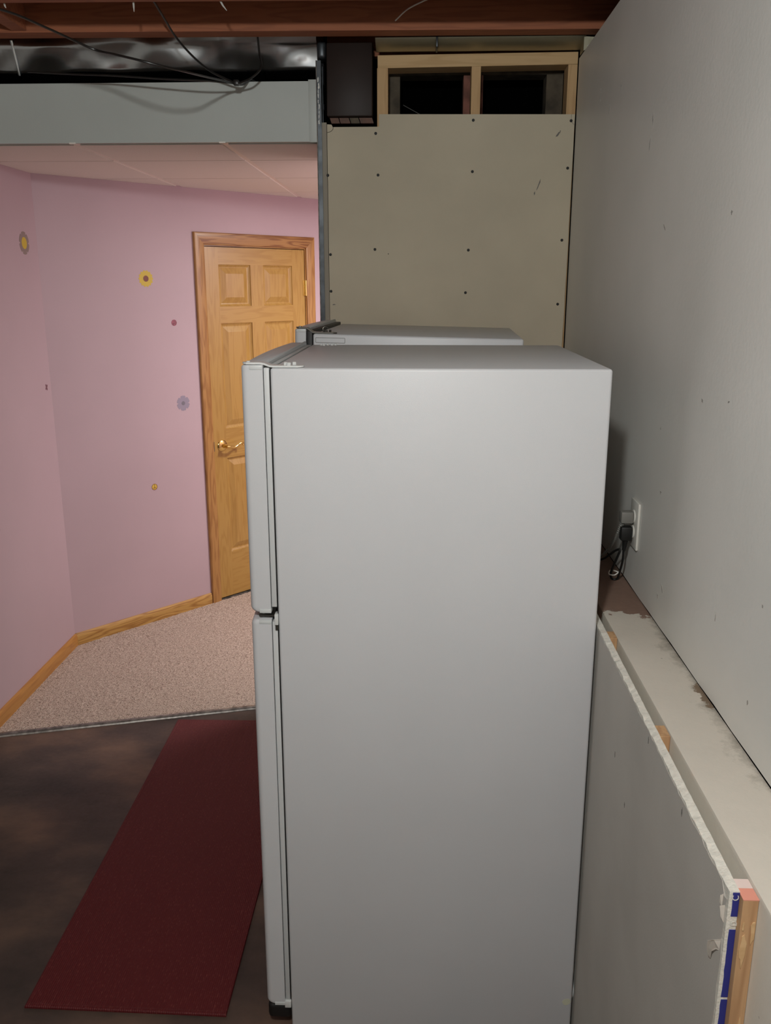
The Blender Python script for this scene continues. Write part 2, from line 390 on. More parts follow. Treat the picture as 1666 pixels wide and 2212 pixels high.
for (x, z, a, b, ang) in [(.478, 2.353, .003, .008, -.5), (.486, 2.363, .002, .005, -.5), (.418, 2.185, .0018, .02, -.35), (.405, 2.16, .002, .006, -.2), (-.322, 1.77, .006, .002, 0)]:
    bm = bmesh.new(); ca, sa = math.cos(ang), math.sin(ang)
    blob(bm, (x, YP, z), (ca, 0, sa), (-sa, 0, ca), (0, -1, 0), (a, b), th=0.0005, jag=0.4); link('smudge', bm, M_mark, panel)
bm = bmesh.new(); tube(bm, spline([(-.338, YP, 2.366), (-.326, YP, 2.369), (-.318, YP, 2.376), (-.316, YP, 2.384)]), 0.0008, 5); link('crack', bm, M_scr, panel)
bm = bmesh.new(); extr(bm, [(.5225, YP, 2.42), (.5235, YP, 2.42), (.5235, YP, 2.398), (.534, YP, 2.386), (.534, YP, 2.385), (.5225, YP, 2.397)], (0, -0.0006, 0)); link('crack', bm, M_mark, panel)
# paper return on the left edge and metal stud end
obox('drywall_return', mat('shaded_return', (160, 152, 138), 0.9), wall_back, -0.357, -0.3405, YP + 0.006, YP + 0.02, 0, 2.40)
bm = bmesh.new()
box(bm, -0.372, -0.357, YP + 0.0, YP + 0.0015, 0, 2.60); box(bm, -0.3735, -0.372, YP - 0.001, YP + 0.09, 0, 2.60); box(bm, -0.372, -0.36, YP + 0.088, YP + 0.09, 0, 2.60)
link('metal_stud', bm, M_steel, wall_back, smooth=True)
bm = bmesh.new(); tube(bm, [(-0.3731, YP - .0006, 0), (-0.3731, YP - .0006, 2.60)], 0.0019, 8); link('edge_highlight', bm, M_alu, wall_back, smooth=True)  # pale tube painting the highlight along the stud's left edge
for i in range(9):
    bm = bmesh.new(); z = 2.40 + i * 0.017; blob(bm, (-0.366 + random.uniform(-.002, .002), YP, z), (1, 0, 0), (0, 0, 1), (0, -1, 0), (random.uniform(.001, .003), .009), th=0.0006, jag=0.5)
    link('plaster_smear', bm, M_plate, wall_back)
# plates and studs (left one taller than its neighbours)
bm = bmesh.new(); extr(bm, [(-.158, YP + .013, 2.576), (.538, YP + .013, 2.583), (.538, YP + .013, 2.622), (-.158, YP + .013, 2.617)], (0, .089, 0)); link('top_plate', bm, M_studx, wall_back)
def stud(x0, x1, z0, z1, y0=YP + .013, d=.089, m=M_studz): return obox('stud', m, wall_back, x0, x1, y0, y0 + d, z0, z1)
stud(-.160, -.122, 0.0, 2.576); stud(.171, .203, 0.0, 2.579); stud(.506, .538, 0.0, 2.582)
obox('stud', M_stud_red, wall_back, .150, .221, YP + .16, YP + .25, 0, 2.582)
obox('stud', M_stud_old, wall_back, -.130, -.083, YP + .16, YP + .25, 0, 2.582)
obox('stud', M_stud_old, wall_back, .452, .512, YP + .16, YP + .25, 0, 2.582)
obox('top_plate', M_stud_old, wall_back, -.16, .54, YP + .16, YP + .25, 2.583, 2.62)
# dark cavity behind the framing, closed by the pink room's own wall
obox('cavity_back', M_void, wall_back, -.36, .56, YP + .40, YP + .42, 0, 2.9)
obox('cavity_side', M_void, wall_back, -.356, -.350, YP + .092, YP + .40, 0, 2.9)
obox('cavity_side', M_void, wall_back, XW, XW + .02, YP + .02, YP + .40, 0, 2.9)
bm = bmesh.new(); tube(bm, spline([(-.075, YP + .36, 2.52), (0.02, YP + .36, 2.47), (.16, YP + .36, 2.39)]), .0012, 5); link('wire', bm, M_mark, wall_back)
obox('pink_return', M_pink, wall_back, -.3735, .95, YP + .42, YP + .44, 0, 2.36)
obox('pink_return', M_pink, wall_back, -.3735, -.3570, YP + .0915, YP + .42, 0, 2.36)

# brown blocks painting the joist reflection on the stack duct's lower edge
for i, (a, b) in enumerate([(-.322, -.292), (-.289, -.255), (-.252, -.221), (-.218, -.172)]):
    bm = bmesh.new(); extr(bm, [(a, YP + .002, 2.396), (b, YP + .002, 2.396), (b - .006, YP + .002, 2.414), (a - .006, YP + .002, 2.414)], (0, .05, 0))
    link('reflection_block', bm, M_block if i != 2 else M_stud_old, wall_back)

# ---- bulkhead above the opening
bulk = obox('wall_bulkhead', M_white, None, -3.5, -.3745, YP, YP + .0127, 2.336, 2.534, kind='structure')
obox('corner_bead', M_white, bulk, -.402, -.3745, YP - .0018, YP, 2.334, 2.539, bev=0.0006)
bm = bmesh.new(); box(bm, -3.5, -.375, YP + .0127, YP + .10, 2.50, 2.534); link('wood_plate', bm, M_stud_old, bulk)

# ---- pink room
C0 = Vector((-1.787, 4.17, 0)); ANG = math.atan2(.7517, .6595)
wall_left = obox('wall_left', M_pink, None, -1.90, -1.787, 3.22, 4.32, 0, 2.46, **STR)
wf = empty('wall_far', C0, (0, 0, ANG), **STR)
D0, D1, DT = .925, 1.658, 2.05
bm = bmesh.new()
extr(bm, [(-.02, 0, 0), (D0 - .012, 0, 0), (D0 - .012, 0, DT + .012), (D1 + .012, 0, DT + .012), (D1 + .012, 0, 0), (4.2, 0, 0), (4.2, 0, 2.46), (-.02, 0, 2.46)], (0, .1, 0))
link('wall_surface', bm, M_pink, wf)
obox('wall_side', M_pink, None, .95, 1.05, YP + .42, 7.6, 0, 2.46, **STR)
# baseboards
def basebd(name, m, p0, p1, nrm, h=.078, t=.013, parent=None):
    p0 = Vector(p0); p1 = Vector(p1); nrm = Vector(nrm)
    prof = [(0, 0), (t, 0), (t, h - .018), (t - .003, h - .008), (t - .007, h), (0, h)]
    bm = bmesh.new(); loft(bm, [[p + nrm * a + Vector((0, 0, b)) for a, b in prof] for p in (p0, p1)])
    return link(name, bm, m, parent, **STR)
basebd('baseboard_left', M_bby, (-1.787, 3.22, 0), (-1.787, 4.175, 0), (1, 0, 0))
bf = empty('baseboard_far', C0, (0, 0, ANG), **STR)
bm = bmesh.new(); prof = [(0, 0), (.013, 0), (.013, .06), (.010, .07), (.006, .078), (0, .078)]
loft(bm, [[Vector((s + (a * .4 if s < .1 else 0), -a, b)) for a, b in prof] for s in (0.0, D0 - .07)]); link('baseboard_board', bm, M_bbx, bf)

# suspended ceiling: tiles and channel bars, cut to the oblique wall
ceil = empty('ceiling', (0, 0, 2.335), **STR)
dirv = Vector((math.cos(ANG), math.sin(ANG), 0)); nv = Vector((-dirv.y, dirv.x, 0))
def cut(bm, co, no):
    bmesh.ops.bisect_plane(bm, geom=bm.verts[:] + bm.edges[:] + bm.faces[:], plane_co=co, plane_no=no, clear_outer=True)
    bmesh.ops.holes_fill(bm, edges=bm.edges[:])
wall_pt = C0 - nv * 0.001
xs = [-1.808, -1.262, -.716, -.170, .376, .922]; ys = [3.357, 3.795, 4.42, 5.075, 5.685, 6.295, 6.905]
for i in range(5):
    for j in range(6):
        x0, x1 = xs[i] + .012, xs[i+1] - .012; y0, y1 = ys[j] + .004, ys[j+1] - .004
        x0 = max(x0, -1.786)
        if j == 0: y0 = 3.376
        if (Vector((x1, y0, 0)) - wall_pt).dot(nv) > 0: continue
        if i >= 3 and j == 0: y0 = 3.78
        if i == 2 and j == 0: x1 = -.375
        bm = bmesh.new(); box(bm, x0, x1, y0, y1, 0, .012)
        cut(bm, wall_pt, nv)
        if len(bm.faces) < 4: bm.free(); continue
        link('ceiling_tile', bm, M_tile, ceil)
for i in (1, 2, 3, 4):
    bm = bmesh.new(); box(bm, xs[i] - .0135, xs[i] + .0135, (YP + .0135) if i < 3 else 3.78, 7.0, .004, .03)
    cut(bm, wall_pt, nv); link('grid_bar', bm, M_bar, ceil)
for j in range(1, 6):
    bm = bmesh.new(); box(bm, -1.786, .92, ys[j] - .012, ys[j] + .012, .020, .03)
    cut(bm, wall_pt, nv); link('grid_bar', bm, M_bar, ceil)
for i in (1, 2):   # bar ends hooked over the bulkhead edge
    bm = bmesh.new(); box(bm, xs[i] - .0115, xs[i] + .0115, YP - .001, YP + .0135, -.0015, .0035); link('grid_bar', bm, M_bar, ceil)
obox('void_above', M_void, ceil, -1.9, -.38, YP + .10, 7.6, .13, .16); obox('void_above', M_void, ceil, -.38, 1.0, YP + .43, 7.6, .13, .16)

# ---- carpet and its edge strip
E0 = Vector((-1.86, 3.216, 0)); E1 = Vector((1.0, 4.02, 0)); ed = (E1 - E0).normalized(); en = Vector((-ed.y, ed.x, 0))
def carpet():
    st = 0.0075
    X = np.arange(-1.80, -.30, st); Y = np.arange(3.2, 5.86, st)
    gx, gy = np.meshgrid(X, Y); rng = np.random.default_rng(3)
    gz = 0.014 + rng.uniform(-.0018, .0018, gx.shape) + .001 * np.sin(gx * 9) * np.sin(gy * 7)
    dist = (gx - E0.x) * en.x + (gy - E0.y) * en.y
    dw = (gx - C0.x) * nv.x + (gy - C0.y) * nv.y
    gz = np.where(dist < .02, gz - (.02 - dist) * .3, gz)
    keep = (dist > .002) & (dw < -.004) & (gx > -1.785) & ~((gx > -.377) & (gy < 3.775))
    # snap border vertices to the strip line
    idx = -np.ones(gx.shape, int); idx[keep] = np.arange(keep.sum())
    V = np.stack([gx[keep], gy[keep], gz[keep]], 1)
    a, b_, c, d = idx[:-1, :-1], idx[:-1, 1:], idx[1:, 1:], idx[1:, :-1]
    ok = (a >= 0) & (b_ >= 0) & (c >= 0) & (d >= 0)
    Fc = np.stack([a[ok], b_[ok], c[ok], d[ok]], 1)
    me = bpy.data.meshes.new('carpet'); me.from_pydata(V.tolist(), [], Fc.tolist()); me.materials.append(M_carpet)
    o = bpy.data.objects.new('carpet', me); COL.objects.link(o)
    o['kind'] = 'stuff'; o['label'] = 'beige speckled carpet in the pink room, cut off along a metal strip'; o['category'] = 'carpet'
    # plain remainder out of sight
    bm = bmesh.new(); extr(bm, [(-.31, 3.775, .012), (.94, 3.775, .012), (.94, 7.2, .012), (-.31, 5.78, .012)], (0, 0, -.011)); p = link('carpet_edge', bm, M_carpet, o)
carpet()
bm = bmesh.new()
prof = [(-.014, .0005), (-.012, .006), (-.004, .0125), (.006, .0135), (.012, .010), (.012, .0005)]
q0 = E0 + ed * .075; q1 = E0 + ed * 1.95
rings = []
for k in range(26):
    p = q0.lerp(q1, k / 25); wob = random.uniform(-.0008, .0008)
    rings.append([p + en * (a + wob) + Vector((0, 0, b)) for a, b in prof])
loft(bm, rings)
link('trim_1', bm, M_alu, None, smooth=True, label='worn silver strip along the edge of the carpet', **STR)

# ---- open joist ceiling of the basement
jc = obox('ceiling', M_sub, None, -3.5, .95, -3.2, YP + .6, 2.90, 2.93, **STR)
def joist(y0, y1, slope=.0164):
    bm = bmesh.new(); xa, xb = -3.4, .75
    f = lambda x, y: y + slope * (x + .3)
    extr(bm, [(xa, f(xa, y0), 2.65), (xb, f(xb, y0), 2.65), (xb, f(xb, y1), 2.65), (xa, f(xa, y1), 2.65)], (0, 0, .249))
    return link('joist', bm, M_joist, jc)
joist(3.158, 3.228)
for y in (2.80, 2.40, 2.0, 1.6, 1.2, .8, .4, 0.0, -.4, -.8, -1.2, -1.6, -2.0, -2.4, -2.8): joist(y, y + .045)
joist(3.50, 3.54, 0)
obox('blocking', M_joist, jc, -1.36, -1.31, 2.83, 3.135, 2.655, 2.87)
for (x, y, z, dx, dz) in [(-.86, 2.85, 2.65, 0, -.022), (-.60, 2.85, 2.65, .018, -.022), (-1.25, 2.85, 2.65, .004, -.008)]:
    bm = bmesh.new(); tube(bm, [(x, y, z + .004), (x + dx * .4, y, z + dz * .4), (x + dx, y, z + dz)], [.003, .0026, .001], 6); link('staple', bm, M_plate, jc, smooth=True)
bm = bmesh.new(); tube(bm, spline([(.02, 2.85, 2.665), (-.01, 2.95, 2.672), (-.06, 3.02, 2.676), (-.09, 3.08, 2.668)]), [.003] * 24 + [.001], 6) if False else tube(bm, spline([(.03, 2.86, 2.66), (0, 2.95, 2.675), (-.05, 3.05, 2.68), (-.09, 3.13, 2.67)]), .0022, 6)
link('wire_stub', bm, M_plate, jc, smooth=True)

# off-camera sides of the basement
obox('wall_rear', M_wallw, None, -3.5, .7, -3.3, -3.2, 0, 2.9, **STR)
obox('wall_side', M_wallw, None, -3.6, -3.5, -3.2, YP + .6, 0, 2.9, **STR)
obox('wall_side', M_wallw, None, -3.5, -1.905, YP, YP + .1, 0, 2.335, **STR)

# ================================================================== DOOR
door = empty('door_1', C0, (0, 0, ANG), **STR)
def cas(name, m, a0, a1, out0, out1):
    """mitred casing: profile points run outward from the inner edge"""
    prof = [(0, 0), (0, .009), (.004, .012), (.014, .0125), (.03, .015), (.05, .017), (.060, .016), (.064, .012), (.064, 0)]
    bm = bmesh.new()
    loft(bm, [[Vector((a[0] + o[0] * w_, -t_, a[1] + o[1] * w_)) for w_, t_ in prof] for a, o in ((a0, out0), (a1, out1))])
    return link(name, bm, m, door, smooth=True)
cas('casing', M_casv, (D0, 0.012), (D0, DT), (-1, 0), (-1, 1))
cas('casing', M_cash, (D0, DT), (D1, DT), (-1, 1), (1, 1))
cas('casing', M_casv, (D1, DT), (D1, 0.012), (1, 1), (1, 0))
for a in ((D0 - .011, D0 + .006, -.001, .1, .012, DT), (D1 - .006, D1 + .011, -.001, .1, .012, DT)): obox('jamb', M_casv, door, *a)
obox('jamb', M_cash, door, D0 - .011, D1 + .011, -.001, .1, DT - .006, DT + .011)
obox('stop', M_casv, door, D0 + .006, D1 - .006, .045, .06, .012, DT - .006)
obox('threshold', M_alu, door, D0 + .006, D1 - .006, -.004, .09, .0, .017)
slab = empty('door_slab'); slab.parent = door
sx0, sx1 = D0 + .009, D1 - .009; z0, z1 = .024, DT - .010
px = [(1.022, 1.243), (1.335, 1.553)]; pz = [(.295, .865), (1.035, 1.630), (1.722, 1.948)]
T0, T1 = .003, .038
def piece(name, m, *a): return obox(name, m, slab, a[0], a[1], T0, T1, a[2], a[3])
piece('stile', M_oakv, sx0, px[0][0], z0, z1); piece('stile', M_oakv, px[1][1], sx1, z0, z1)
zz = [z0, pz[0][0], pz[0][1], pz[1][0], pz[1][1], pz[2][0], pz[2][1], z1]
for k in (0, 2, 4, 6): piece('rail', M_oakh, px[0][0], px[1][1], zz[k], zz[k+1])
for a, b in pz: piece('mullion', M_oakv, px[0][1], px[1][0], a, b)
for xa, xb in px:
    for za, zb in pz:
        bm = bmesh.new(); rings = []
        for ins, y in ((0, T0 + .001), (.003, T0 + .006), (.012, T0 + .012), (.018, T0 + .013), (.046, T0 + .003), (.049, T0 + .002)):
            rings.append([(xa + ins, y, za + ins), (xb - ins, y, za + ins), (xb - ins, y, zb - ins), (xa + ins, y, zb - ins)])
        loft(bm, rings, cap=False)
        l = rings[-1]; bm.faces.new([bm.verts.new(p) for p in l])
        bmesh.ops.remove_doubles(bm, verts=bm.verts[:], dist=1e-5)
        link('raised_panel', bm, M_oakv, slab)
# lever handle
hx, hz = .990, .942
lh = empty('lever_handle', (hx, T0, hz)); lh.parent = door
bm = bmesh.new(); seg = 28
rg = lambda r, y: [(r * math.cos(2*PI*k/seg), y, r * math.sin(2*PI*k/seg)) for k in range(seg)]
loft(bm, [rg(.033, 0), rg(.033, -.003), rg(.029, -.007), (rg(.02, -.009)), rg(.012, -.012)]); link('rosette', bm, M_brass, lh, smooth=True)
bm = bmesh.new(); tube(bm, [(0, -.008, 0), (0, -.03, 0), (0.004, -.046, 0)], [.012, .010, .011], 14); link('neck', bm, M_brass, lh, smooth=True)
bm = bmesh.new(); tube(bm, spline([(-.004, -.05, 0), (.02, -.052, -.004), (.05, -.052, -.010), (.08, -.05, .002), (.105, -.048, .010), (.118, -.046, .002), (.112, -.046, -.006)]), [.009] * 8 + [.0075] * 16 + [.006] * 24 + [.004], 12); link('lever', bm, M_brass, lh, smooth=True)
obox('strike_plate', M_dkmetal, door, D0 + .0015, D0 + .0085, -.0025, .002, .915, .970)
for z in (1.82, 1.03, .25):
    h = empty('hinge', (D1 - .006, 0, z)); h.parent = door
    bm = bmesh.new(); cyl(bm, (0, -.006, -.045), (0, 0, 1), .0065, .09, 12); link('knuckle', bm, M_brass, h, smooth=True)
    obox('leaf', M_brass, h, -.016, .005, -.0015, .002, -.045, .045)

# ================================================================== STICKERS on the pink walls
def sticker(name, label, where, parts, group=None):
    """where = (wall, a, z): wall 'far' uses distance along it, 'left' uses y"""
    wl, a, z = where
    if wl == 'far': o = empty(name, C0 + dirv * a + Vector((0, 0, z)), (0, 0, ANG))
    else: o = empty(name, (-1.787, a, z), (0, 0, PI / 2))
    o['label'] = label; o['category'] = 'wall sticker'; o['group'] = 'wall stickers on the pink walls'
    for nm, m, pts, th in parts:
        bm = bmesh.new(); extr(bm, [(x, 0, zz_) for x, zz_ in pts], (0, -th, 0)); link(nm, bm, m, o)
    return o
disc = lambda r, k=28, c=(0, 0), wob=0, f=0: [(c[0] + (r + wob * math.cos(f * 2*PI*i/k)) * math.cos(2*PI*i/k), c[1] + (r + wob * math.cos(f * 2*PI*i/k)) * math.sin(2*PI*i/k)) for i in range(k)]
K = 72
M_yel = mat('sticker_yellow', (214, 188, 62), 0.5); M_brn = mat('sticker_brown', (126, 66, 52), 0.5); M_gry = mat('sticker_blue_grey', (158, 150, 168), 0.5)
M_gry2 = mat('sticker_grey', (128, 124, 136), 0.5); M_pk = mat('sticker_pink', (176, 98, 116), 0.5, var=.35, vscale=90); M_mgr = mat('sticker_olive_grey', (150, 134, 128), 0.5); M_ylo = mat('sticker_gold', (226, 192, 84), 0.5)
sticker('flower_sticker', 'yellow round flower sticker with a brown centre on the pink wall', ('far', .562, 1.871), [('petals', M_yel, disc(.040, K, wob=.003, f=14), .0006), ('centre', M_brn, disc(.0155), .0011)])
sticker('dot_sticker', 'small mottled dark pink dot sticker near the door casing', ('far', .715, 1.644), [('dot', M_pk, disc(.0165), .0008)])
pet = []
for i in range(K * 2):
    a = 2 * PI * i / (K * 2); r = .041; r -= .014 * max(0, math.cos(6 * a)) ** 14; r += .0018 * math.cos(24 * a)
    pet.append((r * math.cos(a), r * math.sin(a)))
sticker('flower_sticker', 'blue-grey six-petalled flower sticker beside the door casing', ('far', .743, 1.211), [('petals', M_gry, pet, .0006), ('centre', M_gry2, disc(.011), .0011)])
o = sticker('peace_sticker', 'tiny yellow peace sign sticker, lowest on the pink wall', ('far', .529, .775), [('disc', M_ylo, disc(.0175), .0006)])
bm = bmesh.new()
rg_ = lambda r, y: [(r * math.cos(2*PI*k/28), y, r * math.sin(2*PI*k/28)) for k in range(28)]
loft(bm, [rg_(.0175, -.0006), rg_(.0175, -.0011), rg_(.0155, -.0011), rg_(.0155, -.0006)], cap=False)
for a, b in (((0, .0165), (0, -.0165)), ((0, 0), (-.012, -.011)), ((0, 0), (.012, -.011))):
    tube(bm, [(a[0], -.0008, a[1]), (b[0], -.0008, b[1])], .0009, 5)
link('peace_sign', bm, M_brn, o)
pet = []
for i in range(120):
    a = 2 * PI * i / 120; r = .050 - .013 * max(0, math.cos(6 * a)) ** 12
    pet.append((r * math.cos(a), r * math.sin(a)))
sticker('flower_sticker', 'grey-petalled flower sticker with a large yellow centre, high on the wall left of the corner', ('left', 4.032, 2.023), [('petals', M_mgr, pet, .0006), ('centre', M_yel, disc(.026), .0011)])
bt = []
for i in range(60):
    a = 2 * PI * i / 60; r = .006 + .010 * abs(math.sin(2 * a + .4)) ; bt.append((r * math.cos(a) * .9, r * math.sin(a) * 1.1))
sticker('butterfly_sticker', 'tiny dark mauve butterfly sticker close to the corner', ('left', 4.118, 1.366), [('wings', M_brn if False else mat('sticker_mauve', (128, 88, 98), .5), bt, .0006)])
sticker('blob_sticker', 'dark two-lobed sticker cut by the edge of the frame', ('left', 3.50, .844), [('lobe', mat('sticker_dark', (96, 74, 80), .5), disc(.014, c=(0, .013)), .0006), ('lobe', bpy.data.materials['sticker_dark'], disc(.012, c=(-.001, -.014)), .0006)])

# ================================================================== FRIDGES
def door_ring(z, W, xb, xf, bow, r, inset):
    """plan outline of a fridge door at height z"""
    xf = xf + inset; pts = [(xb, 0.0 + inset * .25, z)]
    y0 = 0.0 + inset * .25; y1 = W - inset * .25
    for k in range(7):
        a = k / 6 * PI / 2; pts.append((xf + r - r * math.sin(a), y0 + r - r * math.cos(a), z))
    for k in range(1, 12):
        t = k / 12; y = y0 + r + (y1 - y0 - 2 * r) * t; pts.append((xf - bow * 4 * t * (1 - t), y, z))
    for k in range(7):
        a = PI / 2 - k / 6 * PI / 2; pts.append((xf + r - r * math.sin(a), y1 - r + r * math.cos(a), z))
    pts.append((xb, y1, z)); return pts
def fridge_door(bm, W, z0, z1, xb, xf, bow=.012, r=.014, rt=.014, rb=.014):
    rings = []
    for k in range(7):
        a = k / 6 * PI / 2; rings.append(door_ring(z0 + rb * (1 - math.cos(PI/2 - a)) if False else z0 + rb * (1 - math.cos(a)) if False else z0 + rb * math.sin(a) * 0 + rb * (1 - math.cos(a)), W, xb, xf, bow, r, rb * (1 - math.sin(a))))
    for k in range(7):
        a = k / 6 * PI / 2; rings.append(door_ring(z1 - rt * (1 - math.sin(a)), W, xb, xf, bow, r, rt * (1 - math.cos(a))))
    loft(bm, rings)

def fridge(root, D, W, H, gap, dth, zs, zbot, hinge_m, near):
    """local frame: x from the front edge of the cabinet to its back, y from the near side away, z up"""
    bm = bmesh.new(); box(bm, 0, D, 0, W, .012, H, bev=.006, seg=3); link('cabinet', bm, M_fr, root, smooth=True)
    xb = -gap; xf = -gap - dth
    g0, g1 = -gap + .0012, -.0028
    (ua, ub), (la, lb) = zs
    for (a, b, nm, rt, rb) in ((ua, ub, 'freezer_door', .006, .013), (la, lb, 'fridge_door', .012, .014)):
        bm = bmesh.new(); fridge_door(bm, W, a, b, xb, xf, rt=rt, rb=rb); d = link(nm, bm, M_fr, root, smooth=True)
        bm = bmesh.new(); box(bm, g0, g1, .004, W - .004, a + .012, b - .006, bev=.0015); link('gasket', bm, M_gasket if near else M_kick, d, smooth=True)
        # hinge-side end caps let into the door's top and bottom
        bm = bmesh.new(); box(bm, xb - .0275, xb - .001, -.0013, .02, b - .0095, b - .0005, bev=.0008)
        link('door_cap', bm, M_cap, d, smooth=True)
        bm = bmesh.new(); box(bm, xb - .0255, xb + .0005, -.0013, .02, a - .0008, a + .008, bev=.0008)
        link('door_cap', bm, M_cap, d, smooth=True)
    # raised rail along the back of the freezer door's top
    bm = bmesh.new(); box(bm, xb - .006, xb - .0008, .035, W - .004, ub - .003, ub + .0035, bev=.0015); link('top_rail', bm, M_fr, root, smooth=True)
    # black filler between cabinet and doors
    obox('cabinet_front', M_black, root, -.002, -.0002, .006, W - .006, .06, H - .004)
    # top hinge: stamped plate stepping down from the door to the cabinet
    bm = bmesh.new(); zt_, zb_ = ub + .0012, H + .0008; t = .004
    path = [(xf + .012, zt_), (xb - .006, zt_), (xb + .003, zt_ - .0012), (-.002, zb_ + .001), (.006, zb_), (.058, zb_)]
    ring = lambda y: [(x, y, z) for x, z in path] + [(x, y, z + t) for x, z in path[::-1]]
    wd = .030; rings = []
    loft(bm, [ring(.003), ring(.003 + wd)])
    for f in (path[0][0], ): cyl(bm, (f + .005, .003 + wd / 2, zt_ + .0003), (0, 0, 1), wd / 2, t - .0006, 16)
    cyl(bm, (.054, .003 + wd / 2, zb_ + .0003), (0, 0, 1), wd / 2 - .0004, t - .0006, 16)
    hp = link('top_hinge', bm, hinge_m, root, smooth=True)
    sc_ = M_hinge if near else hinge_m
    for x, y in ((.030, .018), (.038, .010), (.047, .026)):
        bm = bmesh.new(); cyl(bm, (x, y, zb_ + t), (0, 0, 1), .0042, .006, 6, .001); link('screw', bm, sc_, hp)
    bm = bmesh.new(); cyl(bm, (xf + .014, .018, zt_ + t), (0, 0, 1), .004, .002, 10); link('hinge_pin', bm, sc_, hp)
    # centre hinge between the doors
    bm = bmesh.new(); box(bm, -.0085, -.0005, -.0012, .02, lb - .012, ua - .004, bev=.001); ch = link('centre_hinge', bm, M_hinge, root, smooth=True)
    obox('arm', M_dkmetal, ch, xf + .018, -.002, .006, .034, lb + .006, lb + .0095)
    bm = bmesh.new(); cyl(bm, (xf + .026, .02, lb + .002), (0, 0, 1), .005, .012, 12); link('pin', bm, M_hinge, ch)
    obox('shadow_gap_cover', M_dkmetal, ch, -.007, -.001, -.0008, .012, lb - .024, lb - .0125)
    # base grille, lower hinge
    bm = bmesh.new(); box(bm, xf + .001, -.0005, .004, W - .004, .034, la - .003, bev=.012, seg=3); kg = link('base_grille', bm, M_kick, root, smooth=True)
    bm = bmesh.new(); box(bm, -.016, -.0005, -.0012, .02, la - .008, la + .011, bev=.001); link('bottom_hinge', bm, M_hinge, root, smooth=True)
    for x, y in ((.04, .05), (.04, W - .05), (D - .05, .05), (D - .05, W - .05)):
        bm = bmesh.new(); cyl(bm, (x, y, .0), (0, 0, 1), .018, .013, 14); link('foot', bm, M_kick, root)

f1 = empty('refrigerator', (-.309, 1.8, 0), label='large white top-freezer refrigerator with its broad blank side turned to the viewer', category='refrigerator')
fridge(f1, .702, .716, 1.677, .0155, .0465, ((1.139, 1.683), (.083, 1.122)), .0, M_hinge, True)
# unused hinge holes plugged at the far corner, glue mark low on the side
for x, y in ((.030, .69), (.038, .682), (.047, .698), (.06, .69), (.07, .694)):
    bm = bmesh.new(); cyl(bm, (x, y, 1.677), (0, 0, 1), .0042, .004, 10, .001); link('screw_plug', bm, M_hinge, f1)
bm = bmesh.new(); blob(bm, (.702 - .014, 0, .118), (1, 0, 0), (0, 0, 1), (0, -1, 0), (.010, .011), th=.0004, jag=.2); link('glue_mark', bm, mat('glue_yellow', (200, 202, 180), .5), f1)
# rear compressor hose bits sticking out behind at the bottom
bm = bmesh.new(); tube(bm, spline([(.702, .04, .20), (.712, .03, .17), (.708, .02, .13), (.702, .03, .10)]), .004, 8); link('drain_hose', bm, M_gasket, f1, smooth=True)

f2 = empty('refrigerator', (-.314, 2.575, 0), (0, 0, 0), label='second white refrigerator standing beyond the large one, only its tilted top and hinge showing', category='refrigerator')
fridge(f2, .612, .655, 1.690, .021, .034, ((1.25, 1.703), (.083, 1.234)), .0, M_dkmetal, False)
obox('door_filler', M_black, f2, -.0205, -.001, .008, .6, .2, 1.684)
bm = bmesh.new()   # thin scored outline of a cover on the side
za, zb, xa, xb_ = 1.665, 1.679, .008, .094
for q in ((xa, xb_, zb - .0006, zb + .0006), (xb_ - .0006, xb_ + .0006, za, zb), (xa, xb_, za - .0006, za + .0006), (xa - .0006, xa + .0006, za, zb)):
    box(bm, q[0], q[1], -.0006, 0, q[2], q[3])
link('cover_outline', bm, M_dkmetal, f2)
bm = bmesh.new(); tube(bm, [(.034 + .008 * math.cos(a), .02 + .001 * math.sin(a), 1.703 + .007 * math.sin(a)) for a in np.linspace(0, 2 * PI, 15)], .0012, 6); link('hinge_clip', bm, M_dkmetal, f2, smooth=True)
# leans back a little and is turned slightly off square
f2.rotation_euler = (0, math.radians(1.25), math.radians(-2.3))
f2.location = (-.350, 2.584, .0145)

# ================================================================== FLOOR MAT
bm = bmesh.new()
P4 = [(-1.024, 1.846), (-.487, 1.838), (-.487, 3.412), (-1.040, 3.404)]
def inset(p, d, c=(-.76, 2.62)): return (p[0] + (d if p[0] < c[0] else -d), p[1] + (d if p[1] < c[1] else -d))
loft(bm, [[(*P, .0008) for P in P4], [(*P, .006) for P in P4], [(*inset(P, .002), .0085) for P in P4], [(*inset(P, .008), .0085) for P in P4], [(*inset(P, .012), .0078) for P in P4]])
link('floor_mat', bm, M_mat, None, label='long dark red ribbed mat on the concrete in front of the refrigerators', category='mat')

